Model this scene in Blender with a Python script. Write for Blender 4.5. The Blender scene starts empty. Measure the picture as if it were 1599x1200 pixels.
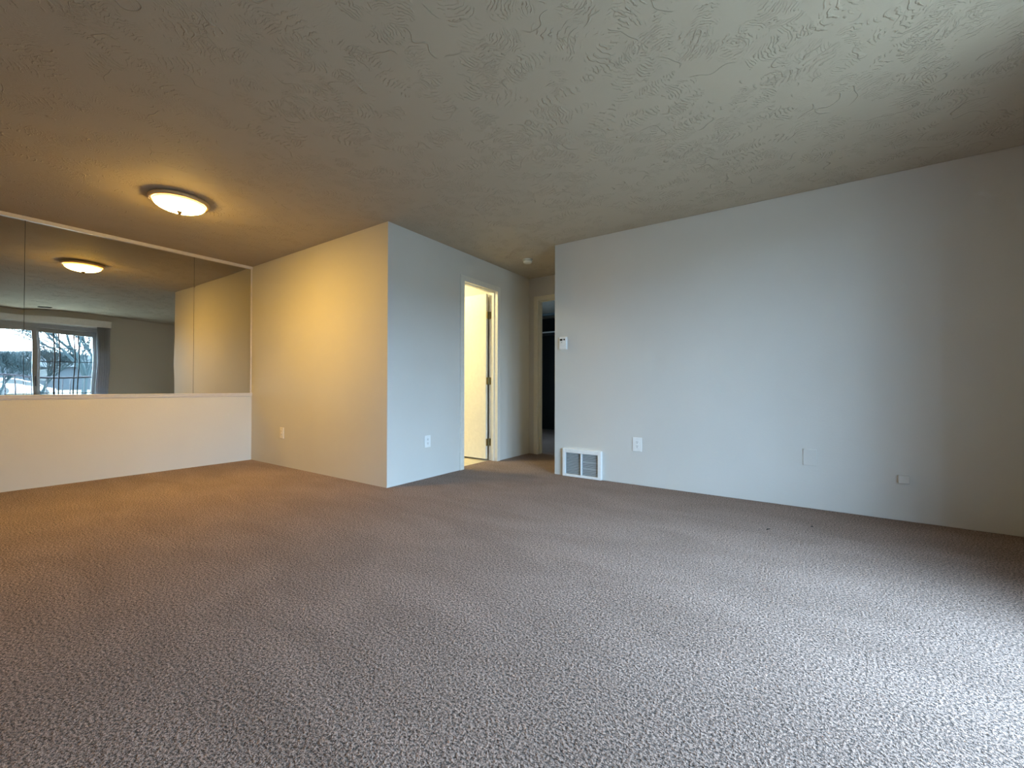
import bpy, bmesh, math, random
from mathutils import Vector, Matrix

random.seed(7)
SC = bpy.context.scene
COL = SC.collection

# ------------------------------------------------------------------ camera
H = 2.44
CAM_H = 0.921
YAW, PITCH, ROLL, FPX = 0.5974, 0.0080, 0.0025, 650.3
cam_d = bpy.data.cameras.new('camera')
cam = bpy.data.objects.new('camera', cam_d)
COL.objects.link(cam)
cam_d.sensor_width = 36.0
cam_d.lens = 36.0 * FPX / 1599.0
cam_d.clip_start = 0.02
cam_d.clip_end = 400
fw = Vector((-math.sin(YAW) * math.cos(PITCH), math.cos(YAW) * math.cos(PITCH), math.sin(PITCH)))
rt0 = Vector((math.cos(YAW), math.sin(YAW), 0))
up0 = rt0.cross(fw)
rt = rt0 * math.cos(ROLL) + up0 * math.sin(ROLL)
up = rt.cross(fw)
cam.matrix_world = Matrix(((rt.x, up.x, -fw.x, 0), (rt.y, up.y, -fw.y, 0),
                           (rt.z, up.z, -fw.z, CAM_H), (0, 0, 0, 1)))
SC.camera = cam

# ------------------------------------------------------------------ world, light levels, exposure
SKY_STRENGTH = 5.9
SKY_ZENITH = 0.6
GLOW_DIR = (0.93, -0.22, 0.28)
GLOW_POWER = 5.0
GLOW_GAIN = 0.75
SKY_COLOR = (0.52, 0.74, 1.0)
LAMP_EMIT = 48.0
LAMP_COLOR = (1.0, 0.60, 0.13)
BATH_WATT = 60.0
BATH_COLOR = (1.0, 0.86, 0.46)
SC.view_settings.view_transform = 'Standard'
SC.view_settings.look = 'None'
SC.view_settings.gamma = 1.0
SC.view_settings.exposure = 2.27
SC.view_settings.use_curve_mapping = False
SC.cycles.use_denoising = True
SC.cycles.max_bounces = 14
SC.cycles.diffuse_bounces = 8
SC.cycles.glossy_bounces = 6
SC.cycles.transmission_bounces = 8
SC.cycles.transparent_max_bounces = 16
SC.cycles.sample_clamp_indirect = 0.0
SC.cycles.blur_glossy = 0.0
SC.cycles.use_guiding = True
SC.cycles.use_surface_guiding = True
SC.cycles.guiding_training_samples = 32
SC.cycles.use_adaptive_sampling = False

world = bpy.data.worlds.new('overcast_sky')
SC.world = world
world.use_nodes = True
wn, wl = world.node_tree.nodes, world.node_tree.links
wn.clear()
wo = wn.new('ShaderNodeOutputWorld')
wb = wn.new('ShaderNodeBackground')
wtc = wn.new('ShaderNodeTexCoord')
wns = wn.new('ShaderNodeTexNoise'); wns.inputs['Scale'].default_value = 2.2; wns.inputs['Detail'].default_value = 4
wr = wn.new('ShaderNodeValToRGB')
wr.color_ramp.elements[0].position = 0.35; wr.color_ramp.elements[0].color = (SKY_COLOR[0] * .92, SKY_COLOR[1] * .96, 1, 1)
wr.color_ramp.elements[1].position = 0.7; wr.color_ramp.elements[1].color = (SKY_COLOR[0] * 1.08, SKY_COLOR[1] * 1.03, 1, 1)
wl.new(wtc.outputs['Generated'], wns.inputs['Vector'])
wl.new(wns.outputs['Fac'], wr.inputs['Fac'])
wl.new(wr.outputs['Color'], wb.inputs['Color'])
# overcast luminance: brighter towards the zenith, with the sun's broad glow behind thin cloud
wsep = wn.new('ShaderNodeSeparateXYZ'); wl.new(wtc.outputs['Generated'], wsep.inputs[0])
wz = wn.new('ShaderNodeMath'); wz.operation = 'MAXIMUM'; wz.inputs[1].default_value = 0.0
wl.new(wsep.outputs['Z'], wz.inputs[0])
wgz = wn.new('ShaderNodeMath'); wgz.operation = 'MULTIPLY_ADD'; wgz.inputs[1].default_value = SKY_ZENITH; wgz.inputs[2].default_value = 1.0
wl.new(wz.outputs[0], wgz.inputs[0])
wdot = wn.new('ShaderNodeVectorMath'); wdot.operation = 'DOT_PRODUCT'; wdot.inputs[1].default_value = Vector(GLOW_DIR).normalized()
wl.new(wtc.outputs['Generated'], wdot.inputs[0])
wmx = wn.new('ShaderNodeMath'); wmx.operation = 'MAXIMUM'; wmx.inputs[1].default_value = 0.0
wl.new(wdot.outputs['Value'], wmx.inputs[0])
wpw = wn.new('ShaderNodeMath'); wpw.operation = 'POWER'; wpw.inputs[1].default_value = GLOW_POWER
wl.new(wmx.outputs[0], wpw.inputs[0])
wgl = wn.new('ShaderNodeMath'); wgl.operation = 'MULTIPLY_ADD'; wgl.inputs[1].default_value = GLOW_GAIN
wl.new(wpw.outputs[0], wgl.inputs[0]); wl.new(wgz.outputs[0], wgl.inputs[2])
wst = wn.new('ShaderNodeMath'); wst.operation = 'MULTIPLY'; wst.inputs[1].default_value = SKY_STRENGTH
wl.new(wgl.outputs[0], wst.inputs[0]); wl.new(wst.outputs[0], wb.inputs['Strength'])
wl.new(wb.outputs['Background'], wo.inputs['Surface'])

# plane positions of the flat
XM, YB, XH, YR, XW = -5.685, 2.503, -3.080, 3.923, 1.20
XC = -2.120            # living-room end of the right wall (outside corner)
YE = 4.950             # end wall of the hallway
YBACK = -2.30
WIN_Y0, WIN_Y1, WIN_Z0, WIN_Z1 = 0.65, 2.46, 0.04, 2.19


def portal(name, loc, rot, sx, sy):
    d = bpy.data.lights.new(name, 'AREA')
    d.shape = 'RECTANGLE'; d.size = sx; d.size_y = sy
    d.cycles.is_portal = True
    o = bpy.data.objects.new(name, d)
    COL.objects.link(o)
    o.location = loc; o.rotation_euler = rot
    return o


# area-light portals only guide sampling of the sky through the real openings
portal('patio_door_portal', (XW + 0.16, (WIN_Y0 + WIN_Y1) / 2, (WIN_Z0 + WIN_Z1) / 2), (0, math.radians(90), 0), 2.15, 1.81)
portal('bedroom_window_portal', (-5.13, 5.8, 1.3), (0, math.radians(-90), 0), .8, .6)


# ------------------------------------------------------------------ materials
def new_mat(name):
    m = bpy.data.materials.new(name)
    m.use_nodes = True
    nt = m.node_tree
    return m, nt.nodes, nt.links, nt.nodes['Principled BSDF']


def plain(name, col, rough=0.5, metal=0.0, var=0.04, scale=30, bump=0.0, bscale=200, spec=0.5):
    m, N, L, P = new_mat(name)
    tc = N.new('ShaderNodeTexCoord')
    ns = N.new('ShaderNodeTexNoise'); ns.inputs['Scale'].default_value = scale; ns.inputs['Detail'].default_value = 4
    L.new(tc.outputs['Object'], ns.inputs['Vector'])
    rp = N.new('ShaderNodeValToRGB')
    rp.color_ramp.elements[0].position = 0.3; rp.color_ramp.elements[1].position = 0.7
    rp.color_ramp.elements[0].color = tuple(max(0, c * (1 - var)) for c in col) + (1,)
    rp.color_ramp.elements[1].color = tuple(min(1, c * (1 + var)) for c in col) + (1,)
    L.new(ns.outputs['Fac'], rp.inputs['Fac']); L.new(rp.outputs['Color'], P.inputs['Base Color'])
    P.inputs['Roughness'].default_value = rough
    P.inputs['Metallic'].default_value = metal
    P.inputs['Specular IOR Level'].default_value = spec
    if bump:
        n2 = N.new('ShaderNodeTexNoise'); n2.inputs['Scale'].default_value = bscale; n2.inputs['Detail'].default_value = 3
        L.new(tc.outputs['Object'], n2.inputs['Vector'])
        b = N.new('ShaderNodeBump'); b.inputs['Strength'].default_value = bump; b.inputs['Distance'].default_value = 0.002
        L.new(n2.outputs['Fac'], b.inputs['Height']); L.new(b.outputs['Normal'], P.inputs['Normal'])
    return m


def wall_mat(name, col):
    m, N, L, P = new_mat(name)
    tc = N.new('ShaderNodeTexCoord')
    n1 = N.new('ShaderNodeTexNoise'); n1.inputs['Scale'].default_value = 1.3; n1.inputs['Detail'].default_value = 3
    n2 = N.new('ShaderNodeTexNoise'); n2.inputs['Scale'].default_value = 110; n2.inputs['Detail'].default_value = 3
    n3 = N.new('ShaderNodeTexNoise'); n3.inputs['Scale'].default_value = 9; n3.inputs['Detail'].default_value = 2
    for n in (n1, n2, n3):
        L.new(tc.outputs['Object'], n.inputs['Vector'])
    rp = N.new('ShaderNodeValToRGB')
    rp.color_ramp.elements[0].position = 0.3; rp.color_ramp.elements[1].position = 0.7
    rp.color_ramp.elements[0].color = tuple(c * 0.975 for c in col) + (1,)
    rp.color_ramp.elements[1].color = tuple(min(1, c * 1.02) for c in col) + (1,)
    L.new(n1.outputs['Fac'], rp.inputs['Fac']); L.new(rp.outputs['Color'], P.inputs['Base Color'])
    b1 = N.new('ShaderNodeBump'); b1.inputs['Strength'].default_value = 0.35; b1.inputs['Distance'].default_value = 0.0016
    L.new(n2.outputs['Fac'], b1.inputs['Height'])
    b2 = N.new('ShaderNodeBump'); b2.inputs['Strength'].default_value = 0.12; b2.inputs['Distance'].default_value = 0.004
    L.new(n3.outputs['Fac'], b2.inputs['Height'])
    L.new(b1.outputs['Normal'], b2.inputs['Normal'])
    L.new(b2.outputs['Normal'], P.inputs['Normal'])
    P.inputs['Roughness'].default_value = 0.62
    P.inputs['Specular IOR Level'].default_value = 0.3
    return m


def ceiling_mat():
    m, N, L, P = new_mat('stomped ceiling plaster')
    tc = N.new('ShaderNodeTexCoord')

    def math_n(op, a, b=None, c=None):
        n = N.new('ShaderNodeMath'); n.operation = op
        for i, v in enumerate((a, b, c)):
            if v is None:
                continue
            if isinstance(v, (int, float)):
                n.inputs[i].default_value = v
            else:
                L.new(v, n.inputs[i])
        return n.outputs[0]

    def sstep(v, lo, hi):
        n = N.new('ShaderNodeMapRange'); n.interpolation_type = 'SMOOTHSTEP'
        n.inputs['From Min'].default_value = lo; n.inputs['From Max'].default_value = hi
        L.new(v, n.inputs['Value'])
        return n.outputs['Result']

    warp = N.new('ShaderNodeTexNoise'); warp.inputs['Scale'].default_value = 7; warp.inputs['Detail'].default_value = 2
    L.new(tc.outputs['Object'], warp.inputs['Vector'])
    wsub = N.new('ShaderNodeVectorMath'); wsub.operation = 'MULTIPLY_ADD'
    L.new(warp.outputs['Color'], wsub.inputs[0]); wsub.inputs[1].default_value = (0.05, 0.05, 0); 
    L.new(tc.outputs['Object'], wsub.inputs[2])

    def stomp(scale, off, freq, curve, seed):
        sh = N.new('ShaderNodeVectorMath'); sh.operation = 'ADD'; sh.inputs[1].default_value = (off, off * 1.7, 0)
        L.new(wsub.outputs[0], sh.inputs[0])
        fl = N.new('ShaderNodeVectorMath'); fl.operation = 'MULTIPLY'; fl.inputs[1].default_value = (1, 1, 0)
        L.new(sh.outputs[0], fl.inputs[0])
        vo = N.new('ShaderNodeTexVoronoi'); vo.voronoi_dimensions = '2D'; vo.inputs['Scale'].default_value = scale
        L.new(fl.outputs[0], vo.inputs['Vector'])
        loc = N.new('ShaderNodeVectorMath'); loc.operation = 'SUBTRACT'
        L.new(fl.outputs[0], loc.inputs[0]); L.new(vo.outputs['Position'], loc.inputs[1])
        sp = N.new('ShaderNodeSeparateColor'); L.new(vo.outputs['Color'], sp.inputs[0])
        ang = math_n('MULTIPLY', sp.outputs[0], 6.283)
        ro = N.new('ShaderNodeVectorRotate'); ro.rotation_type = 'Z_AXIS'
        L.new(loc.outputs[0], ro.inputs['Vector']); L.new(ang, ro.inputs['Angle'])
        sx = N.new('ShaderNodeSeparateXYZ'); L.new(ro.outputs[0], sx.inputs[0])
        x2 = math_n('MULTIPLY', sx.outputs[0], sx.outputs[0])
        v = math_n('MULTIPLY_ADD', x2, curve, sx.outputs[1])
        wb_ = N.new('ShaderNodeTexNoise'); wb_.inputs['Scale'].default_value = 26; wb_.inputs['Detail'].default_value = 2
        L.new(sh.outputs[0], wb_.inputs['Vector'])
        v = math_n('MULTIPLY_ADD', wb_.outputs['Fac'], 0.045, v)
        s = math_n('SINE', math_n('MULTIPLY', v, freq))
        ridge = sstep(s, 0.45, 1.0)
        # limited, ragged extent of every dab
        mn = N.new('ShaderNodeTexNoise'); mn.inputs['Scale'].default_value = 15; mn.inputs['Detail'].default_value = 3
        L.new(fl.outputs[0], mn.inputs['Vector'])
        d = math_n('MULTIPLY_ADD', math_n('ABSOLUTE', sx.outputs[0]), 1.5, math_n('MULTIPLY', math_n('ABSOLUTE', sx.outputs[1]), 0.55))
        ext = sstep(math_n('SUBTRACT', math_n('MULTIPLY', mn.outputs['Fac'], 0.30), d), 0.03, 0.10)
        on = math_n('MULTIPLY', sstep(sp.outputs[1], 0.30, 0.60), sstep(wb_.outputs['Fac'], 0.40, 0.52))
        return math_n('MULTIPLY', math_n('MULTIPLY', ridge, ext), on)

    a = stomp(4.6, 0.0, 300, 5.5, 1)
    b = stomp(3.4, 3.17, 210, -4.0, 2)
    c = stomp(6.0, 7.7, 420, 7.0, 3)
    h = math_n('MAXIMUM', math_n('MAXIMUM', a, b), c)
    # a few long single knife ridges
    vr = N.new('ShaderNodeTexNoise'); vr.inputs['Scale'].default_value = 5.5; vr.inputs['Detail'].default_value = 1
    L.new(tc.outputs['Object'], vr.inputs['Vector'])
    rid = math_n('ABSOLUTE', math_n('SUBTRACT', vr.outputs['Fac'], 0.5))
    rid = sstep(math_n('MULTIPLY', rid, -1), -0.010, -0.001)
    gate = N.new('ShaderNodeTexNoise'); gate.inputs['Scale'].default_value = 6.5; gate.inputs['Detail'].default_value = 1
    sh2 = N.new('ShaderNodeVectorMath'); sh2.operation = 'ADD'; sh2.inputs[1].default_value = (11, 5, 0)
    L.new(tc.outputs['Object'], sh2.inputs[0]); L.new(sh2.outputs[0], gate.inputs['Vector'])
    rid = math_n('MULTIPLY', rid, sstep(gate.outputs['Fac'], 0.53, 0.60))
    h = math_n('MAXIMUM', h, rid)
    fine = N.new('ShaderNodeTexNoise'); fine.inputs['Scale'].default_value = 60; fine.inputs['Detail'].default_value = 3
    L.new(tc.outputs['Object'], fine.inputs['Vector'])
    h = math_n('MULTIPLY_ADD', fine.outputs['Fac'], 0.16, h)
    bp = N.new('ShaderNodeBump'); bp.inputs['Strength'].default_value = 0.85; bp.inputs['Distance'].default_value = 0.0050
    L.new(h, bp.inputs['Height']); L.new(bp.outputs['Normal'], P.inputs['Normal'])
    P.inputs['Base Color'].default_value = (0.47, 0.412, 0.32, 1)
    P.inputs['Roughness'].default_value = 0.8
    P.inputs['Specular IOR Level'].default_value = 0.2
    return m


def carpet_mat():
    m, N, L, P = new_mat('taupe twist pile carpet')
    tc = N.new('ShaderNodeTexCoord')

    def noise(scale, detail=2, rough=0.5):
        n = N.new('ShaderNodeTexNoise'); n.inputs['Scale'].default_value = scale
        n.inputs['Detail'].default_value = detail; n.inputs['Roughness'].default_value = rough
        L.new(tc.outputs['Object'], n.inputs['Vector'])
        return n
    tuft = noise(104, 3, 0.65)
    gap_shade = noise(170, 2, 0.6)
    vac = N.new('ShaderNodeTexNoise'); vac.inputs['Scale'].default_value = 1.6; vac.inputs['Detail'].default_value = 5
    vac.inputs['Distortion'].default_value = 0.6
    mp = N.new('ShaderNodeMapping'); mp.inputs['Rotation'].default_value = (0, 0, 0.5); mp.inputs['Scale'].default_value = (1.0, 2.4, 1)
    L.new(tc.outputs['Object'], mp.inputs['Vector']); L.new(mp.outputs['Vector'], vac.inputs['Vector'])
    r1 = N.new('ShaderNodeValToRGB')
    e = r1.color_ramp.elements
    e[0].position = 0.42; e[0].color = (0.075, 0.048, 0.036, 1)  # dark end paints the shade between tufts into the pile colour
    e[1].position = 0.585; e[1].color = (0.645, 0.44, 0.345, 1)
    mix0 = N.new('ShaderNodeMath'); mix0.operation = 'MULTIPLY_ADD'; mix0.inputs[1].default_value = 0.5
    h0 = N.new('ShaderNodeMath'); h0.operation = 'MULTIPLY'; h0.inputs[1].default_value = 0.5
    L.new(gap_shade.outputs['Fac'], h0.inputs[0])
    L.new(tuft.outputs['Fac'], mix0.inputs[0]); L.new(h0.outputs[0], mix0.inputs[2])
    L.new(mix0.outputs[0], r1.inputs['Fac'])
    r2 = N.new('ShaderNodeValToRGB')
    r2.color_ramp.elements[0].position = 0.38; r2.color_ramp.elements[0].color = (0.84, 0.82, 0.80, 1)
    r2.color_ramp.elements[1].position = 0.62; r2.color_ramp.elements[1].color = (1.0, 1.0, 1.0, 1)
    L.new(vac.outputs['Fac'], r2.inputs['Fac'])
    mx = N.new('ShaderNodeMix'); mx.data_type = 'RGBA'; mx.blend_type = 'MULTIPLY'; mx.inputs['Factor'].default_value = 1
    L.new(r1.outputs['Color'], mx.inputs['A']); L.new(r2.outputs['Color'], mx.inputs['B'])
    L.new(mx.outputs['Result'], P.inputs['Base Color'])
    bp = N.new('ShaderNodeBump'); bp.inputs['Strength'].default_value = 1.0; bp.inputs['Distance'].default_value = 0.03
    L.new(tuft.outputs['Fac'], bp.inputs['Height']); L.new(bp.outputs['Normal'], P.inputs['Normal'])
    P.inputs['Roughness'].default_value = 0.95
    P.inputs['Specular IOR Level'].default_value = 0.1
    P.inputs['Sheen Weight'].default_value = 0.25
    P.inputs['Sheen Roughness'].default_value = 0.5
    P.inputs['Sheen Tint'].default_value = (0.9, 0.85, 0.8, 1)
    return m


def emit_mat(name, col, strength):
    m, N, L, P = new_mat(name)
    P.inputs['Base Color'].default_value = (0.9, 0.88, 0.8, 1)
    P.inputs['Emission Color'].default_value = col + (1,)
    P.inputs['Emission Strength'].default_value = strength
    P.inputs['Roughness'].default_value = 0.4
    return m


def glass_mat():
    m = bpy.data.materials.new('window glass'); m.use_nodes = True
    N, L = m.node_tree.nodes, m.node_tree.links
    N.clear()
    o = N.new('ShaderNodeOutputMaterial')
    t = N.new('ShaderNodeBsdfTransparent'); t.inputs['Color'].default_value = (0.93, 0.97, 0.98, 1)
    g = N.new('ShaderNodeBsdfGlossy'); g.inputs['Roughness'].default_value = 0.01
    lw = N.new('ShaderNodeLayerWeight'); lw.inputs['Blend'].default_value = 0.5
    p5 = N.new('ShaderNodeMath'); p5.operation = 'POWER'; p5.inputs[1].default_value = 5.0
    L.new(lw.outputs['Facing'], p5.inputs[0])
    f = N.new('ShaderNodeMath'); f.operation = 'MULTIPLY_ADD'; f.inputs[1].default_value = 0.90; f.inputs[2].default_value = 0.03
    L.new(p5.outputs[0], f.inputs[0])
    x = N.new('ShaderNodeMixShader')
    L.new(f.outputs[0], x.inputs[0]); L.new(t.outputs[0], x.inputs[1]); L.new(g.outputs[0], x.inputs[2])
    L.new(x.outputs[0], o.inputs['Surface'])
    return m


def mirror_mat():
    m = bpy.data.materials.new('silvered mirror'); m.use_nodes = True
    N, L = m.node_tree.nodes, m.node_tree.links
    N.clear()
    o = N.new('ShaderNodeOutputMaterial')
    g = N.new('ShaderNodeBsdfGlossy'); g.inputs['Color'].default_value = (0.63, 0.61, 0.53, 1); g.inputs['Roughness'].default_value = 0.0
    L.new(g.outputs[0], o.inputs['Surface'])
    return m


def slat_mat():
    m = bpy.data.materials.new('vinyl blind slat'); m.use_nodes = True
    N, L = m.node_tree.nodes, m.node_tree.links
    P = N['Principled BSDF']
    o = N['Material Output']
    P.inputs['Base Color'].default_value = (0.62, 0.62, 0.66, 1); P.inputs['Roughness'].default_value = 0.5
    t = N.new('ShaderNodeBsdfTranslucent'); t.inputs['Color'].default_value = (0.62, 0.62, 0.70, 1)
    ns = N.new('ShaderNodeTexNoise'); ns.inputs['Scale'].default_value = 40
    x = N.new('ShaderNodeMixShader'); x.inputs[0].default_value = 0.18
    L.new(P.outputs[0], x.inputs[1]); L.new(t.outputs[0], x.inputs[2]); L.new(x.outputs[0], o.inputs['Surface'])
    return m


M = {}
M['paint'] = wall_mat('off white wall paint', (0.61, 0.595, 0.555))
M['ceiling'] = ceiling_mat()
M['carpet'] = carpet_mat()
M['trim'] = plain('satin trim paint', (0.70, 0.68, 0.62), 0.4, bump=0.05, bscale=60)
M['ledge'] = plain('ledge paint', (0.68, 0.63, 0.58), 0.4)
M['doorpaint'] = plain('door paint', (0.74, 0.70, 0.58), 0.45, bump=0.05, bscale=40)
M['plate'] = plain('white plastic', (0.80, 0.80, 0.78), 0.3)
M['almond'] = plain('almond plastic', (0.78, 0.72, 0.60), 0.3)
M['slot'] = plain('dark slot', (0.03, 0.03, 0.03), 0.6)
M['vent'] = plain('white enamelled steel', (0.80, 0.81, 0.80), 0.35)
M['louvre'] = plain('grey enamelled louvre', (0.42, 0.45, 0.46), 0.4)
M['dark'] = plain('duct interior', (0.02, 0.02, 0.02), 0.8)
M['lcd'] = plain('black display', (0.012, 0.012, 0.012), 0.2)
M['hinge'] = plain('aged brass', (0.25, 0.19, 0.09), 0.4, metal=0.8)
M['pan'] = plain('antique bronze ring', (0.58, 0.42, 0.24), 0.35, metal=0.1)
M['knob'] = plain('dark bronze finial', (0.010, 0.007, 0.004), 0.6, spec=0.1)
def shade_mat():
    m, N, L, P = new_mat('lit frosted glass')
    P.inputs['Base Color'].default_value = (0.9, 0.88, 0.75, 1); P.inputs['Roughness'].default_value = 0.35
    P.inputs['Emission Color'].default_value = LAMP_COLOR + (1,)
    tc = N.new('ShaderNodeTexCoord'); mu = N.new('ShaderNodeVectorMath'); mu.operation = 'MULTIPLY'; mu.inputs[1].default_value = (1, 1, 0)
    ln = N.new('ShaderNodeVectorMath'); ln.operation = 'LENGTH'
    mr = N.new('ShaderNodeMapRange'); mr.interpolation_type = 'SMOOTHSTEP'
    mr.inputs['From Min'].default_value = 0.140; mr.inputs['From Max'].default_value = 0.172
    mr.inputs['To Min'].default_value = LAMP_EMIT; mr.inputs['To Max'].default_value = LAMP_EMIT * 0.005
    L.new(tc.outputs['Object'], mu.inputs[0]); L.new(mu.outputs[0], ln.inputs[0]); L.new(ln.outputs['Value'], mr.inputs['Value'])
    L.new(mr.outputs['Result'], P.inputs['Emission Strength'])
    return m


M['shade'] = shade_mat()
M['mirror'] = mirror_mat()
M['glass'] = glass_mat()
M['alu'] = plain('grey aluminium frame', (0.30, 0.31, 0.33), 0.4, metal=0.3)
M['valance'] = plain('pale vinyl valance', (0.82, 0.83, 0.86), 0.5)
M['slat'] = slat_mat()
M['handle'] = plain('black handle', (0.02, 0.02, 0.025), 0.4)
M['vinyl'] = plain('bathroom vinyl', (0.66, 0.58, 0.42), 0.4, var=0.08, scale=12)
M['shelf'] = plain('shelf board', (0.10, 0.10, 0.10), 0.7)
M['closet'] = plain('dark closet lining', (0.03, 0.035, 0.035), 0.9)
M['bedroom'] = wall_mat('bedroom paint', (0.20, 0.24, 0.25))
M['detector'] = plain('aged white plastic', (0.72, 0.70, 0.60), 0.45)
M['deck'] = plain('balcony boards', (0.58, 0.50, 0.41), 0.9, bump=0.2)
M['rail'] = plain('dark railing steel', (0.02, 0.018, 0.028), 0.5)
M['ground'] = plain('pale frosted lot', (0.18, 0.17, 0.14), 0.95, var=0.25, scale=0.12)
M['bark'] = plain('dark haze-tinted bark', (0.006, 0.018, 0.024), 0.9)  # near black against the bright sky, cyan haze put into the colour
M['hedge'] = plain('distant winter woods', (0.007, 0.024, 0.034), 0.95, var=0.4, scale=0.8)  # same cyan haze tint in the woods colour
M['siding'] = plain('blue grey siding', (0.018, 0.026, 0.036), 0.8)
M['siding2'] = plain('tan siding', (0.030, 0.034, 0.036), 0.8)
M['roof'] = plain('slate roof', (0.010, 0.014, 0.020), 0.85)
M['carwhite'] = plain('white car paint', (0.75, 0.76, 0.78), 0.25)
M['cardark'] = plain('dark glazing and tyres', (0.03, 0.035, 0.04), 0.3)
M['lint'] = plain('black lint', (0.015, 0.013, 0.012), 0.9)


# ------------------------------------------------------------------ mesh helpers
def bx(bm, x0, x1, y0, y1, z0, z1):
    vs = [bm.verts.new((x, y, z)) for x in (x0, x1) for y in (y0, y1) for z in (z0, z1)]
    for f in ((0, 1, 3, 2), (4, 6, 7, 5), (0, 4, 5, 1), (2, 3, 7, 6), (0, 2, 6, 4), (1, 5, 7, 3)):
        bm.faces.new([vs[i] for i in f])


def lathe(bm, prof, seg=48, cx=0, cy=0):
    rings = []
    for r, z in prof:
        if r < 1e-5:
            rings.append([bm.verts.new((cx, cy, z))])
        else:
            rings.append([bm.verts.new((cx + r * math.cos(2 * math.pi * k / seg), cy + r * math.sin(2 * math.pi * k / seg), z)) for k in range(seg)])
    for a, b in zip(rings, rings[1:]):
        for k in range(seg):
            k2 = (k + 1) % seg
            if len(a) == 1:
                bm.faces.new((a[0], b[k], b[k2]))
            elif len(b) == 1:
                bm.faces.new((a[k], b[0], a[k2]))
            else:
                bm.faces.new((a[k], b[k], b[k2], a[k2]))


def tube(bm, a, b, ra, rb, seg=6):
    a, b = Vector(a), Vector(b)
    d = (b - a).normalized()
    s = d.orthogonal().normalized(); t = d.cross(s)
    r1 = [bm.verts.new(a + (s * math.cos(2 * math.pi * k / seg) + t * math.sin(2 * math.pi * k / seg)) * ra) for k in range(seg)]
    r2 = [bm.verts.new(b + (s * math.cos(2 * math.pi * k / seg) + t * math.sin(2 * math.pi * k / seg)) * rb) for k in range(seg)]
    for k in range(seg):
        k2 = (k + 1) % seg
        bm.faces.new((r1[k], r1[k2], r2[k2], r2[k]))
    bm.faces.new(r1[::-1]); bm.faces.new(r2)


def prism(bm, pts, y0, y1):
    """outline in x,z extruded along y"""
    a = [bm.verts.new((x, y0, z)) for x, z in pts]
    b = [bm.verts.new((x, y1, z)) for x, z in pts]
    n = len(pts)
    for i in range(n):
        bm.faces.new((a[i], a[(i + 1) % n], b[(i + 1) % n], b[i]))
    bm.faces.new(a[::-1]); bm.faces.new(b)


def obj(name, bm, mat, parent=None, bevel=0.0, smooth=False, seg=2):
    bmesh.ops.recalc_face_normals(bm, faces=bm.faces)
    me = bpy.data.meshes.new(name); bm.to_mesh(me); bm.free()
    if smooth:
        for p in me.polygons:
            p.use_smooth = True
    o = bpy.data.objects.new(name, me); COL.objects.link(o)
    me.materials.append(mat)
    if parent is not None:
        o.parent = parent
    if bevel:
        md = o.modifiers.new('bevel', 'BEVEL'); md.width = bevel; md.segments = seg; md.limit_method = 'ANGLE'
    return o


def boxes(name, blist, mat, parent=None, bevel=0.0):
    bm = bmesh.new()
    for b in blist:
        bx(bm, *b)
    return obj(name, bm, mat, parent, bevel)


def struct(o, label=None, cat=None):
    o['kind'] = 'structure'
    if label: o['label'] = label
    if cat: o['category'] = cat
    return o


def tag(o, label, cat, group=None):
    o['label'] = label; o['category'] = cat
    if group: o['group'] = group
    return o


def empty(name, loc, rz=0.0):
    o = bpy.data.objects.new(name, None); COL.objects.link(o)
    o.location = loc; o.rotation_euler = (0, 0, rz)
    o.empty_display_size = 0.1
    return o


# ------------------------------------------------------------------ room shell
T = 0.12
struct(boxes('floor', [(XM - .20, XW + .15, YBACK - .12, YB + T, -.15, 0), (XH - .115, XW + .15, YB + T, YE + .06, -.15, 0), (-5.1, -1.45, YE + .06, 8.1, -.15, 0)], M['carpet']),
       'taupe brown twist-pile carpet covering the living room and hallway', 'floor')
struct(boxes('floor', [(-5.0, XH - .115, YB + T, YE + .06, -.15, -.002)], M['vinyl']),
       'pale yellow vinyl floor inside the lit bathroom', 'floor')
struct(boxes('ceiling', [(XM - .2, XW + .15, YBACK - .12, 8.2, H, H + .15)], M['ceiling']),
       'stomp-textured off-white plaster ceiling', 'ceiling')

# left wall: knee wall below the mirror, wall behind the mirror above
struct(boxes('wall_left', [(XM - .20, XM, YBACK - .12, YB + T, 0, 0.806), (XM - .20, XM - .022, YBACK - .12, YB + T, 0.806, H)], M['paint']),
       'half-height pale wall below the mirrors on the left', 'wall')
struct(boxes('wall_dining', [(XM - .02, XH, YB, YB + T, 0, H)], M['paint']),
       'cream wall between the mirrored wall and the outside corner, lit by the ceiling lamp', 'wall')
# hallway wall with bathroom doorway
DY0, DY1, DZ = 3.556, 4.190, 2.118
struct(boxes('wall_hall', [(XH - T, XH, YB + T, DY0 - .018, 0, H), (XH - T, XH, DY1 + .018, YE + .1, 0, H),
                           (XH - T, XH, DY0 - .018, DY1 + .018, DZ + .018, H)], M['paint']),
       'blue-lit wall holding the bathroom doorway', 'wall')
struct(boxes('wall_right', [(XC, XW + .15, YR, YR + T, 0, H)], M['paint'], None, 0.004),
       'long right-hand wall with thermostat, vent and outlet', 'wall')
struct(boxes('wall_hall_right', [(XC, XC + T, YR + T, YE + .1, 0, H)], M['paint']))
# hallway end wall with bedroom doorway
EX0, EX1 = -2.935, -2.20
struct(boxes('wall_end', [(XH, EX0 - .018, YE, YE + T, 0, H), (EX1 + .018, XC, YE, YE + T, 0, H),
                          (EX0 - .018, EX1 + .018, YE, YE + T, DZ + .018, H)], M['paint']),
       'dim wall at the end of the hallway around the bedroom doorway', 'wall')
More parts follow.
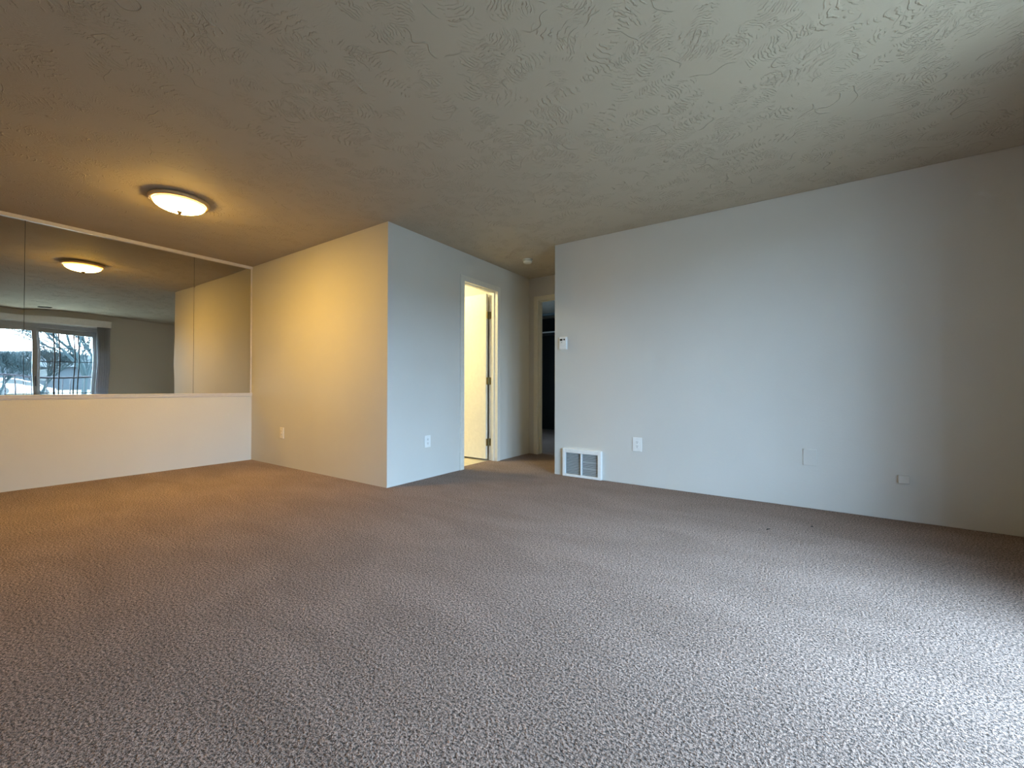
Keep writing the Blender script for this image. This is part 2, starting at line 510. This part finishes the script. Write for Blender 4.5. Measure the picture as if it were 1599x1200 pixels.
# window wall
struct(boxes('wall_window', [(XW, XW + .15, YBACK - .12, WIN_Y0, 0, H), (XW, XW + .15, WIN_Y1, YR, 0, H),
                             (XW, XW + .15, WIN_Y0, WIN_Y1, WIN_Z1, H), (XW, XW + .15, WIN_Y0, WIN_Y1, 0, WIN_Z0)], M['paint']),
       'wall holding the patio door, seen in the mirror', 'wall')
struct(boxes('wall_rear', [(XM - .02, XW, YBACK - .12, YBACK, 0, H)], M['paint']))
# bathroom shell
struct(boxes('wall_bathroom', [(-5.0, -4.9, YB + T, YE, 0, H), (-5.0, XH - T, 4.235, 4.30, 0, H)], M['paint']))
# bedroom shell (closet opening in the far wall)
BF = 7.45
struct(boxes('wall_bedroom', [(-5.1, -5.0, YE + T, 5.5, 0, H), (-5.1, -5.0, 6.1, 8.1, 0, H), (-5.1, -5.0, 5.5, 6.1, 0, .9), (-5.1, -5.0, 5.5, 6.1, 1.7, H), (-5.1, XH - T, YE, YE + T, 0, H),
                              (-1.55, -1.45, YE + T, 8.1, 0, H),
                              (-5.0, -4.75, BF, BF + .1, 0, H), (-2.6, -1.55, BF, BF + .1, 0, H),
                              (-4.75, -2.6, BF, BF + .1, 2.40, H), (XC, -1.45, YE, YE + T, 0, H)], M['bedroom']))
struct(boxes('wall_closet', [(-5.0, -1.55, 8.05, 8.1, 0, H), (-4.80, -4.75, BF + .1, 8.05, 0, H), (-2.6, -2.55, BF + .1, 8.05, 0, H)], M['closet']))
shelf = tag(empty('closet_shelf', (-3.675, 7.75, 2.06)), 'pale shelf edge glimpsed in the dark bedroom closet beyond the hallway', 'shelf')
boxes('shelf_board', [(-1.07, 1.07, -.17, .30, .0, .02)], M['shelf'], shelf)
boxes('edge_strip', [(-1.07, 1.07, -.18, -.17, -.004, .022)], M['trim'], shelf)

# bedroom window on the side wall (lights the bedroom)
w2 = struct(empty('window_2', (-5.05, 5.8, .9)), 'bedroom window', 'window')
boxes('window_frame', [(-.04, .04, -.3, -.25, 0, .8), (-.04, .04, .25, .3, 0, .8), (-.04, .04, -.25, .25, 0, .05), (-.04, .04, -.25, .25, .75, .8),
                       (-.03, .03, -.25, .25, .38, .42)], M['trim'], w2)
boxes('pane', [(-.004, .004, -.25, .25, .05, .75)], M['glass'], w2)

# mirror frame trims and ledge
struct(boxes('trim_1', [(XM - .022, XM + .012, YBACK, YB - .0, 0.812, 0.838), (XM - .022, XM + .020, YBACK, YB, 0.832, 0.842),
                        (XM - .022, XM + .005, YBACK, YB, 0.800, 0.812)], M['ledge'], None, 0.0015),
       'narrow pale ledge capping the half wall under the mirrors', 'trim')
struct(boxes('trim_2', [(XM - .022, XM + .006, YBACK, YB, 2.407, H)], M['ledge'], None, 0.002),
       'thin pale strip along the ceiling above the mirrors', 'trim')
struct(boxes('trim_3', [(XM - .022, XM - .006, YB - .014, YB, .842, 2.407)], M['ledge'], None, 0.001),
       'thin vertical strip at the right edge of the mirrors', 'trim')


def mirror_panel(y0, y1, label, ph):
    bm = bmesh.new()
    ny, nz = 90, 60
    z0, z1 = .842, 2.407
    g = []
    for i in range(ny + 1):
        row = []
        for j in range(nz + 1):
            u, v = i / ny, j / nz
            y = y0 + (y1 - y0) * u; z = z0 + (z1 - z0) * v
            env = math.sin(math.pi * u) ** .5 if 0 < u < 1 else 0
            w = 0.00020 * math.sin(z * 13 + ph + y * 2) * env + 0.00028 * math.sin(z * 6.3 + ph * 2 - y * 3.0) * env + 0.00012 * math.sin(y * 11 + ph) * env
            row.append(bm.verts.new((XM - .016 + w, y, z)))
        g.append(row)
    for i in range(ny):
        for j in range(nz):
            bm.faces.new((g[i][j], g[i + 1][j], g[i + 1][j + 1], g[i][j + 1]))
    for f in bm.faces: f.smooth = True
    # backing plate
    b = [bm.verts.new((XM - .021, y, z)) for y, z in ((y0, z0), (y1, z0), (y1, z1), (y0, z1))]
    bm.faces.new(b)
    bmesh.ops.recalc_face_normals(bm, faces=bm.faces)
    me = bpy.data.meshes.new('mirror_panel'); bm.to_mesh(me); bm.free()
    me.materials.append(M['mirror'])
    o = bpy.data.objects.new('mirror_panel', me); COL.objects.link(o)
    return tag(o, label, 'mirror', 'mirror panels on the left wall')


mirror_panel(1.8915, YB - .016, 'narrow rightmost wall mirror panel, reflecting only cream wall and ceiling', 0.4)
mirror_panel(0.6215, 1.8885, 'wide middle wall mirror panel reflecting the ceiling lamp and patio door', 2.2)
mirror_panel(-0.6485, 0.6185, 'leftmost wall mirror panel, cut by the left edge of the photo', 4.1)
boxes_o = boxes('trim_4', [(XM - .0215, XM - .0175, 1.8886, 1.8914, .842, 2.407), (XM - .0215, XM - .0175, .6186, .6214, .842, 2.407)], M['dark'])
struct(boxes_o, 'thin dark joints between the mirror panels', 'trim')

# ------------------------------------------------------------------ door frames
CW = .060
d1 = struct(empty('door_1', (XH, DY1, 0)), 'pale flush bathroom door standing wide open beyond its lit doorway', 'door')
cas = boxes('trim_5', [(XH, XH + .014, DY0 - CW, DY0 + .004, 0, DZ + CW), (XH, XH + .014, DY1 - .004, DY1 + CW, 0, DZ + CW),
                       (XH, XH + .014, DY0 + .004, DY1 - .004, DZ - .004, DZ + CW),
                       (XH - T, XH, DY0 - .018, DY0, 0, DZ + .018), (XH - T, XH, DY1, DY1 + .018, 0, DZ + .018), (XH - T, XH, DY0, DY1, DZ, DZ + .018),
                       (XH - .075, XH - .038, DY0, DY0 + .011, 0, DZ - .0), (XH - .075, XH - .038, DY1 - .011, DY1, 0, DZ), (XH - .075, XH - .038, DY0 + .011, DY1 - .011, DZ - .011, DZ)],
            M['trim'], None, 0.002)
struct(cas, 'painted casing and jamb of the bathroom doorway', 'door frame')
# leaf: hinged on the far jamb, swung 90 degrees into the bathroom
LX1 = XH - T - .012
leaf = boxes('door_leaf', [(LX1 - .615 - XH, LX1 - XH, -.052, -.017, .022, 2.10)], M['doorpaint'], d1, 0.0015)
for hz in (0.23, 1.00, 1.83):
    bm = bmesh.new()
    bx(bm, XH - XH - T - .0120, -T + .002, -.046, -.004, hz - .045, hz + .045)
    bx(bm, -T - .004, -T + .030, -.0035, -.0002, hz - .045, hz + .045)
    tube(bm, (-T + .003, -.008, hz - .05), (-T + .003, -.008, hz + .05), .007, .007, 10)
    obj('hinge', bm, M['hinge'], d1)
bm = bmesh.new()
tube(bm, (LX1 - .56 - XH, -.052, .96), (LX1 - .56 - XH, -.10, .96), .012, .012, 12)
kb = obj('door_knob', bm, M['hinge'], d1)
bm = bmesh.new(); bmesh.ops.create_uvsphere(bm, u_segments=16, v_segments=10, radius=.027, matrix=Matrix.Translation((LX1 - .56 - XH, -.112, .96)))
obj('door_knob', bm, M['hinge'], d1, smooth=True)

cas2 = boxes('trim_6', [(EX0 - CW, EX0 + .004, YE - .014, YE, 0, DZ + CW), (EX1 - .004, EX1 + CW, YE - .014, YE, 0, DZ + CW),
                        (EX0 + .004, EX1 - .004, YE - .014, YE, DZ - .004, DZ + CW),
                        (EX0 - .018, EX0, YE, YE + T, 0, DZ + .018), (EX1, EX1 + .018, YE, YE + T, 0, DZ + .018), (EX0, EX1, YE, YE + T, DZ, DZ + .018),
                        (EX0, EX0 + .011, YE + .04, YE + .075, 0, DZ), (EX1 - .011, EX1, YE + .04, YE + .075, 0, DZ), (EX0 + .011, EX1 - .011, YE + .04, YE + .075, DZ - .011, DZ)],
             M['doorpaint'], None, 0.002)
struct(cas2, 'cream casing and jamb of the dark bedroom doorway at the hallway end', 'door frame')

# ------------------------------------------------------------------ patio door (window_1), seen in the mirror
w1 = struct(empty('window_1', (XW, WIN_Y0, WIN_Z0)), 'sliding glass patio door with a grille on its fixed half, seen in the mirror', 'window')
WW, WH = WIN_Y1 - WIN_Y0, WIN_Z1 - WIN_Z0
boxes('window_frame', [(.02, .13, 0, .05, 0, WH), (.02, .13, WW - .05, WW, 0, WH), (.02, .13, .05, WW - .05, WH - .07, WH), (.02, .13, .05, WW - .05, 0, .04)], M['alu'], w1, .002)
MID = 1.555 - WIN_Y0
pl = boxes('sliding_panel', [(.03, .065, .05, .12, .04, WH - .07), (.03, .065, MID - .06, MID + .01, .04, WH - .07), (.03, .065, .12, MID - .06, .04, .12), (.03, .065, .12, MID - .06, WH - .15, WH - .07)], M['alu'], w1, .002)
boxes('pane', [(.045, .049, .12, MID - .06, .12, WH - .15)], M['glass'], pl)
hd = boxes('handle', [(-.005, .03, MID - .035, MID - .015, .90, 1.10)], M['handle'], pl, .004)
pf = boxes('fixed_panel', [(.085, .12, MID - .01, MID + .05, .04, WH - .07), (.085, .12, WW - .11, WW - .05, .04, WH - .07), (.085, .12, MID + .05, WW - .11, .04, .10), (.085, .12, MID + .05, WW - .11, WH - .15, WH - .07)], M['alu'], w1, .002)
boxes('pane', [(.101, .105, MID + .05, WW - .11, .10, WH - .15)], M['glass'], pf)
gb = []
for gy in (1.79, 1.858, 2.065, 2.128):
    gb.append((.092, .100, gy - WIN_Y0 - .009, gy - WIN_Y0 + .009, .10, WH - .15))
for gz in (1.735, 1.42, 1.105, .79, .475):
    gb.append((.093, .099, MID + .05, WW - .11, gz - WIN_Z0 - .008, gz - WIN_Z0 + .008))
boxes('grille', gb, M['rail'], pf)

# blind gathered on the right plus valance; unseen left slats added to block daylight
vb = tag(empty('vertical_blind', (XW - .05, 1.5, 2.2)), 'grey vertical blind drawn to one side of the patio door, under a pale valance, with an added unseen left stack', 'blind')
boxes('valance', [(-.055, -.045, -1.02, 1.137, .0, .115), (-.055, .05, 1.127, 1.137, 0, .115), (-.045, .049, -1.02, 1.127, .105, .115)], M['valance'], vb, .001)
boxes('head_rail', [(-.02, .02, -1.0, 1.11, .045, .075)], M['valance'], vb)
sl = None
for k in range(26):
    yy = 0.915 + k * .0165 if k < 13 else -.86 + (k - 13) * .024
    bm = bmesh.new()
    n = 6; wdt = .089
    vs = []
    for i in range(n + 1):
        s = (i / n - .5) * wdt
        cx = .006 * (1 - (2 * i / n - 1) ** 2)
        vs.append((s, cx))
    a = [bm.verts.new((s, c, -2.13)) for s, c in vs]; b = [bm.verts.new((s, c, .045)) for s, c in vs]
    for i in range(n):
        bm.faces.new((a[i], a[i + 1], b[i + 1], b[i]))
    o = obj('slat', bm, M['slat'], vb, smooth=True)
    md = o.modifiers.new('thick', 'SOLIDIFY'); md.thickness = .001
    o.location = (0, yy, 0); o.rotation_euler = (0, 0, math.radians(30 + random.uniform(-10, 10)))

# small dark register in the ceiling in front of the patio door
rg = tag(empty('ceiling_register', (0.72, 1.59, H)), 'small dark ceiling register near the patio door, seen in the mirror', 'vent')
boxes('register_frame', [(-.05, .05, -.09, .09, -.008, 0)], M['dark'], rg, .002)
boxes('register_slats', [(-.04 + k * .02, -.03 + k * .02, -.08, .08, -.012, -.008) for k in range(4)], M['dark'], rg)

# ------------------------------------------------------------------ ceiling lamp
LC = (-4.115, 1.262)
lamp = tag(empty('ceiling_light', (LC[0], LC[1], H)), 'round flush ceiling lamp with glowing frosted bowl and bronze rim', 'ceiling light')
bm = bmesh.new(); lathe(bm, [(0, 0), (.150, 0), (.178, -.004), (.196, -.012), (.200, -.022), (.196, -.034), (.184, -.040), (.176, -.038), (.172, -.030), (0, -.028)])
obj('rim', bm, M['pan'], lamp, smooth=True)
bm = bmesh.new()
prof = []
for i in range(15):
    t = i / 14 * math.pi / 2
    prof.append((.172 * math.cos(t), -.036 - .068 * math.sin(t)))
prof[-1] = (0, prof[-1][1])
lathe(bm, prof)
obj('glass_bowl', bm, M['shade'], lamp, smooth=True)
bm = bmesh.new(); lathe(bm, [(.0, -.100), (.018, -.101), (.020, -.108), (.012, -.112), (.012, -.120), (.006, -.125), (0, -.127)], 20)
obj('finial', bm, M['knob'], lamp, smooth=True)

# bathroom lamp (its own fixture above the mirror wall, out of sight)
bl = tag(empty('bathroom_light', (-4.1, 3.35, H)), 'round ceiling lamp lighting the bathroom', 'ceiling light')
bm = bmesh.new(); lathe(bm, [(0, 0), (.13, 0), (.13, -.03), (0, -.03)], 32); obj('base', bm, M['pan'], bl)
bm = bmesh.new(); lathe(bm, [(.12, -.03), (.10, -.07), (.05, -.09), (0, -.095)], 32)
obj('glass_bowl', bm, emit_mat('lit bathroom bowl', BATH_COLOR, BATH_WATT), bl, smooth=True)

# smoke detector
sd = tag(empty('smoke_detector', (-2.628, 4.185, H)), 'small round smoke detector on the hallway ceiling', 'smoke detector')
bm = bmesh.new(); lathe(bm, [(0, 0), (.062, 0), (.062, -.012), (0, -.012)], 32); obj('base', bm, M['detector'], sd, bevel=.001)
bm = bmesh.new(); lathe(bm, [(0, -.012), (.054, -.012), (.052, -.034), (.044, -.042), (.02, -.043), (0, -.043)], 32)
obj('cover', bm, M['detector'], sd, smooth=True)


# ------------------------------------------------------------------ wall plates (built facing -Y, rotated into place)
def outlet(loc, rz, label, w=.084, h=.130, mat='plate', style='decora'):
    r = tag(empty('wall_outlet', loc, rz), label, 'outlet', 'wall outlets')
    bm = bmesh.new(); bx(bm, -w / 2, w / 2, -.007, 0, -h / 2, h / 2)
    obj('cover_plate', bm, M[mat], r, bevel=.0035, seg=3)
    bm = bmesh.new()
    if style == 'decora':
        bx(bm, -.017, .017, -.0095, -.006, -.034, .034)
    else:
        for s in (-1, 1):
            bmesh.ops.create_cone(bm, cap_ends=True, segments=24, radius1=.017, radius2=.0165, depth=.004,
                                  matrix=Matrix.Translation((0, -.008, s * .0195)) @ Matrix.Rotation(math.pi / 2, 4, 'X'))
    rec = obj('receptacle', bm, M[mat], r, bevel=.0008)
    bm = bmesh.new()
    for s in (-1, 1):
        zc = s * .019
        for q in (-.0065, .0065):
            bx(bm, q - .0015, q + .0015, -.0108, -.0094, zc + .001, zc + .009)
        tube(bm, (0, -.0094, zc - .007), (0, -.0108, zc - .007), .003, .003, 10)
    obj('slots', bm, M['slot'], rec)
    return r


outlet((-1.235, YR, .385), 0, 'white outlet on the right-hand wall, right of the floor vent', .088, .132)
outlet((XH, 3.006, .372), math.radians(90), 'white outlet on the blue-lit wall left of the bathroom doorway', .084, .120, 'plate', 'duplex')
outlet((-4.932, YB, .385), 0, 'almond outlet on the cream wall beside the half wall', .082, .126, 'almond', 'decora')

bm = bmesh.new(); bx(bm, -.043, .043, -.007, 0, -.063, .063)
o = obj('blank_wall_plate', bm, M['paint'], None, bevel=.003); o.location = (.090, YR, .391)
tag(o, 'blank rectangular cover plate painted over in wall colour, right of the outlet', 'wall plate')
jb = tag(empty('phone_jack', (.618, YR, .290)), 'small painted surface box low on the wall near the right edge', 'phone jack')
bm = bmesh.new(); bx(bm, -.029, .029, -.024, 0, -.028, .028); obj('body', bm, M['paint'], jb, bevel=.003)

# thermostat
th = tag(empty('thermostat', (-2.012, YR, 1.382)), 'white thermostat with black display on the wall edge by the hallway', 'thermostat')
bm = bmesh.new(); bx(bm, -.042, .042, -.026, -.004, -.062, .066); obj('body', bm, M['plate'], th, bevel=.008, seg=3)
bm = bmesh.new(); bx(bm, -.046, .046, -.006, 0, -.066, .070); obj('base_plate', bm, M['plate'], th, bevel=.004)
boxes('display', [(-.031, -.003, -.0275, -.0258, .028, .048)], M['lcd'], th)
boxes('button', [(.009, .027, -.0275, -.0258, .032, .047)], M['lcd'], th, .002)
bm = bmesh.new()
bx(bm, -.020, -.006, -.0275, -.0258, .008, .016)
obj('button', bm, M['louvre'], th)
bm = bmesh.new(); bx(bm, -.028, .028, -.0275, -.0258, -.045, -.004); obj('flip_cover', bm, M['vent'], th, bevel=.001)

# floor-level vent
vt = tag(empty('wall_vent', (-1.795, YR, .0)), 'white return-air vent grille with two louvred halves at carpet level', 'vent')
VW, VH, VD = .212, .288, .036
boxes('vent_frame', [(-VW, -VW + .030, -VD, 0, .004, VH), (VW - .036, VW, -VD, 0, .004, VH), (-VW + .030, VW - .036, -VD, 0, .004, .030),
                     (-VW + .030, VW - .036, -VD, 0, VH - .040, VH), (-.010, .002, -VD, 0, .030, VH - .040)], M['vent'], vt, .0025)
boxes('vent_back', [(-VW + .030, VW - .036, -.004, -.0005, .030, VH - .040)], M['dark'], vt)
nl = 13
for k in range(nl):
    zc = .034 + (VH - .078) * (k + .5) / nl
    for xa, xb in ((-VW + .030, -.010), (.002, VW - .036)):
        bm = bmesh.new()
        prism(bm, [(0, 0), (.0012, 0), (.0012, .012), (0, .012)], 0, 1)
        # blade: long thin strip tilted downwards
        bm.free(); bm = bmesh.new()
        tilt = .0050 + (0.004 if k in (4, 8) and xa > 0 else 0)
        v = [bm.verts.new(p) for p in ((xa, -.021, zc - tilt), (xb, -.021, zc - tilt), (xb, -.006, zc + .004), (xa, -.006, zc + .004),
                                       (xa, -.021, zc - tilt + .0012), (xb, -.021, zc - tilt + .0012), (xb, -.006, zc + .0052), (xa, -.006, zc + .0052))]
        for f in ((0, 1, 2, 3), (4, 5, 6, 7), (0, 1, 5, 4), (1, 2, 6, 5), (2, 3, 7, 6), (3, 0, 4, 7)):
            bm.faces.new([v[i] for i in f])
        obj('louvre', bm, M['louvre'], vt)

# bits of lint on the carpet
def lint(x, y, l, rz, label):
    bm = bmesh.new()
    pts = [(-l, 0, .003), (-l * .3, .002, .006), (l * .3, -.001, .006), (l, .003, .002)]
    for a, b in zip(pts, pts[1:]):
        tube(bm, a, b, .0028, .0022, 6)
    o = obj('carpet_lint', bm, M['lint'], None, smooth=True)
    o.location = (x, y, 0); o.rotation_euler = (0, 0, rz)
    tag(o, label, 'lint')


lint(-.146, 3.177, .016, .9, 'tiny dark thread on the carpet in front of the blank cover plate')
lint(.09, 3.40, .007, .5, 'tiny dark speck on the carpet close to the right-hand wall')

# ------------------------------------------------------------------ outdoors (seen only in the mirror)
struct(boxes('balcony_deck', [(XW + .15, XW + 1.65, -1.5, 5.2, -.15, -.02)], M['deck']))
rl = tag(empty('balcony_railing', (XW + 1.55, 1.8, -.02)), 'metal balcony railing with thin upright balusters outside the patio door', 'railing')
boxes('top_rail', [(-.02, .02, -3.2, 3.2, 1.14, 1.18)], M['rail'], rl, .004)
boxes('bottom_rail', [(-.015, .015, -3.2, 3.2, .10, .13)], M['rail'], rl)
for k in range(53):
    yy = -3.15 + k * .12
    boxes('baluster', [(-.008, .008, yy - .008, yy + .008, .13, 1.14)], M['rail'], rl)

# ground: level lot, then rising slope
bm = bmesh.new()
prof = [(XW + .16, -3.0), (14, -3.0), (30, -2.2), (50, -0.2), (80, 2.2), (140, 4.0), (140, -6), (XW + .16, -6)]
prism(bm, prof, -60, 90)
struct(obj('ground', bm, M['ground']), 'pale ground and lot below the balcony', 'ground')


def gz(x):
    p = prof[:6]
    for (a, za), (b, zb) in zip(p, p[1:]):
        if a <= x <= b:
            return za + (zb - za) * (x - a) / (b - a)
    return 4.0


def tree(x, y, height, label, depth=7, spread=.46):
    root = tag(empty('bare_tree', (x, y, gz(x) - .05)), label, 'tree', 'bare trees outside')
    tb = bmesh.new(); bb = bmesh.new()
    rnd = random.Random(int(x * 31 + y * 7))

    def grow(p, d, l, r, k):
        q = p + d * l
        r = max(r, .013)
        tube(tb if k == 0 else bb, p, q, r, r * .72, 6 if k < 2 else 4)
        if k >= depth:
            return
        n = 4 if k < 2 else 3 if k < 5 else 2
        for i in range(n):
            nd = (d + Vector((rnd.uniform(-1, 1), rnd.uniform(-1, 1), rnd.uniform(-.35, .7))) * spread * 1.25).normalized()
            grow(p + d * l * rnd.uniform(.6, 1), nd, l * rnd.uniform(.66, .84), r * .62, k + 1)
    grow(Vector((0, 0, 0)), Vector((0, 0, 1)), height * .27, height * .016, 0)
    obj('trunk', tb, M['bark'], root); obj('branches', bb, M['bark'], root)


tree(34, 8.0, 13.0, 'tallest bare tree, its fine branches filling the grilled pane seen in the mirror')
tree(40, 6.6, 6.5, 'smaller bare tree in the grilled pane, left of the tallest tree')
tree(42, 4.6, 6, 'bare tree behind the railing at the left edge of the mirror')


def house(x, y, w, d, h, mat, label):
    r = tag(empty('house', (x, y, gz(x) - .3)), label, 'house')
    boxes('walls', [(-d / 2, d / 2, -w / 2, w / 2, 0, h)], M[mat], r)
    bm = bmesh.new()
    pts = [(-d / 2 - .4, h), (d / 2 + .4, h), (0, h + d * .28)]
    prism(bm, pts, -w / 2 - .4, w / 2 + .4)
    obj('roof', bm, M['roof'], r)
    for k in range(3):
        yy = -w / 2 + w * (k + .5) / 3
        boxes('window', [(-d / 2 - .05, -d / 2 + .01, yy - .6, yy + .6, h * .45, h * .45 + 1.2)], M['cardark'], r)


house(64, 9.5, 15, 7, 2.5, 'siding', 'long low blue-grey house beyond the balcony railing, seen in the mirror')

# distant woods: lumpy ridge
bm = bmesh.new()
rr = random.Random(3)
prev = None
n = 160
for i in range(n + 1):
    y = -30 + 90 * i / n
    hh = 2.2 + 1.0 * math.sin(i * .35) + .8 * math.sin(i * .9 + 1) + rr.uniform(-.7, .7)
    ring = [bm.verts.new((74, y, 1.0)), bm.verts.new((75, y, 1.0 + hh * .8)), bm.verts.new((77 + rr.uniform(-1, 1), y, 1.6 + hh)), bm.verts.new((82, y, 1.0))]
    if prev:
        for a in range(3):
            bm.faces.new((prev[a], prev[a + 1], ring[a + 1], ring[a]))
    prev = ring
wd = obj('distant_woods', bm, M['hedge'])
wd['kind'] = 'stuff'; tag(wd, 'low line of distant winter woods beyond the lot', 'woods')


def car(x, y, rz, label):
    r = tag(empty('parked_car', (x, y, gz(x)), rz), label, 'car')
    bm = bmesh.new(); prism(bm, [(-2.2, .3), (2.2, .3), (2.25, .7), (1.5, .88), (.8, 1.4), (-1.2, 1.42), (-2.0, .95), (-2.25, .85)], -.85, .85)
    obj('body', bm, M['carwhite'], r, bevel=.06)
    bm = bmesh.new(); prism(bm, [(1.35, .92), (.78, 1.33), (-1.15, 1.35), (-1.75, .96)], -.86, .86)
    obj('windows', bm, M['cardark'], r)
    for sx in (-1.4, 1.4):
        for sy in (-.8, .8):
            bm = bmesh.new(); tube(bm, (sx, sy - .1, .33), (sx, sy + .1, .33), .33, .33, 20); obj('wheel', bm, M['cardark'], r)


car(54, 7.0, 1.4, 'white car parked on the lot behind the railing')
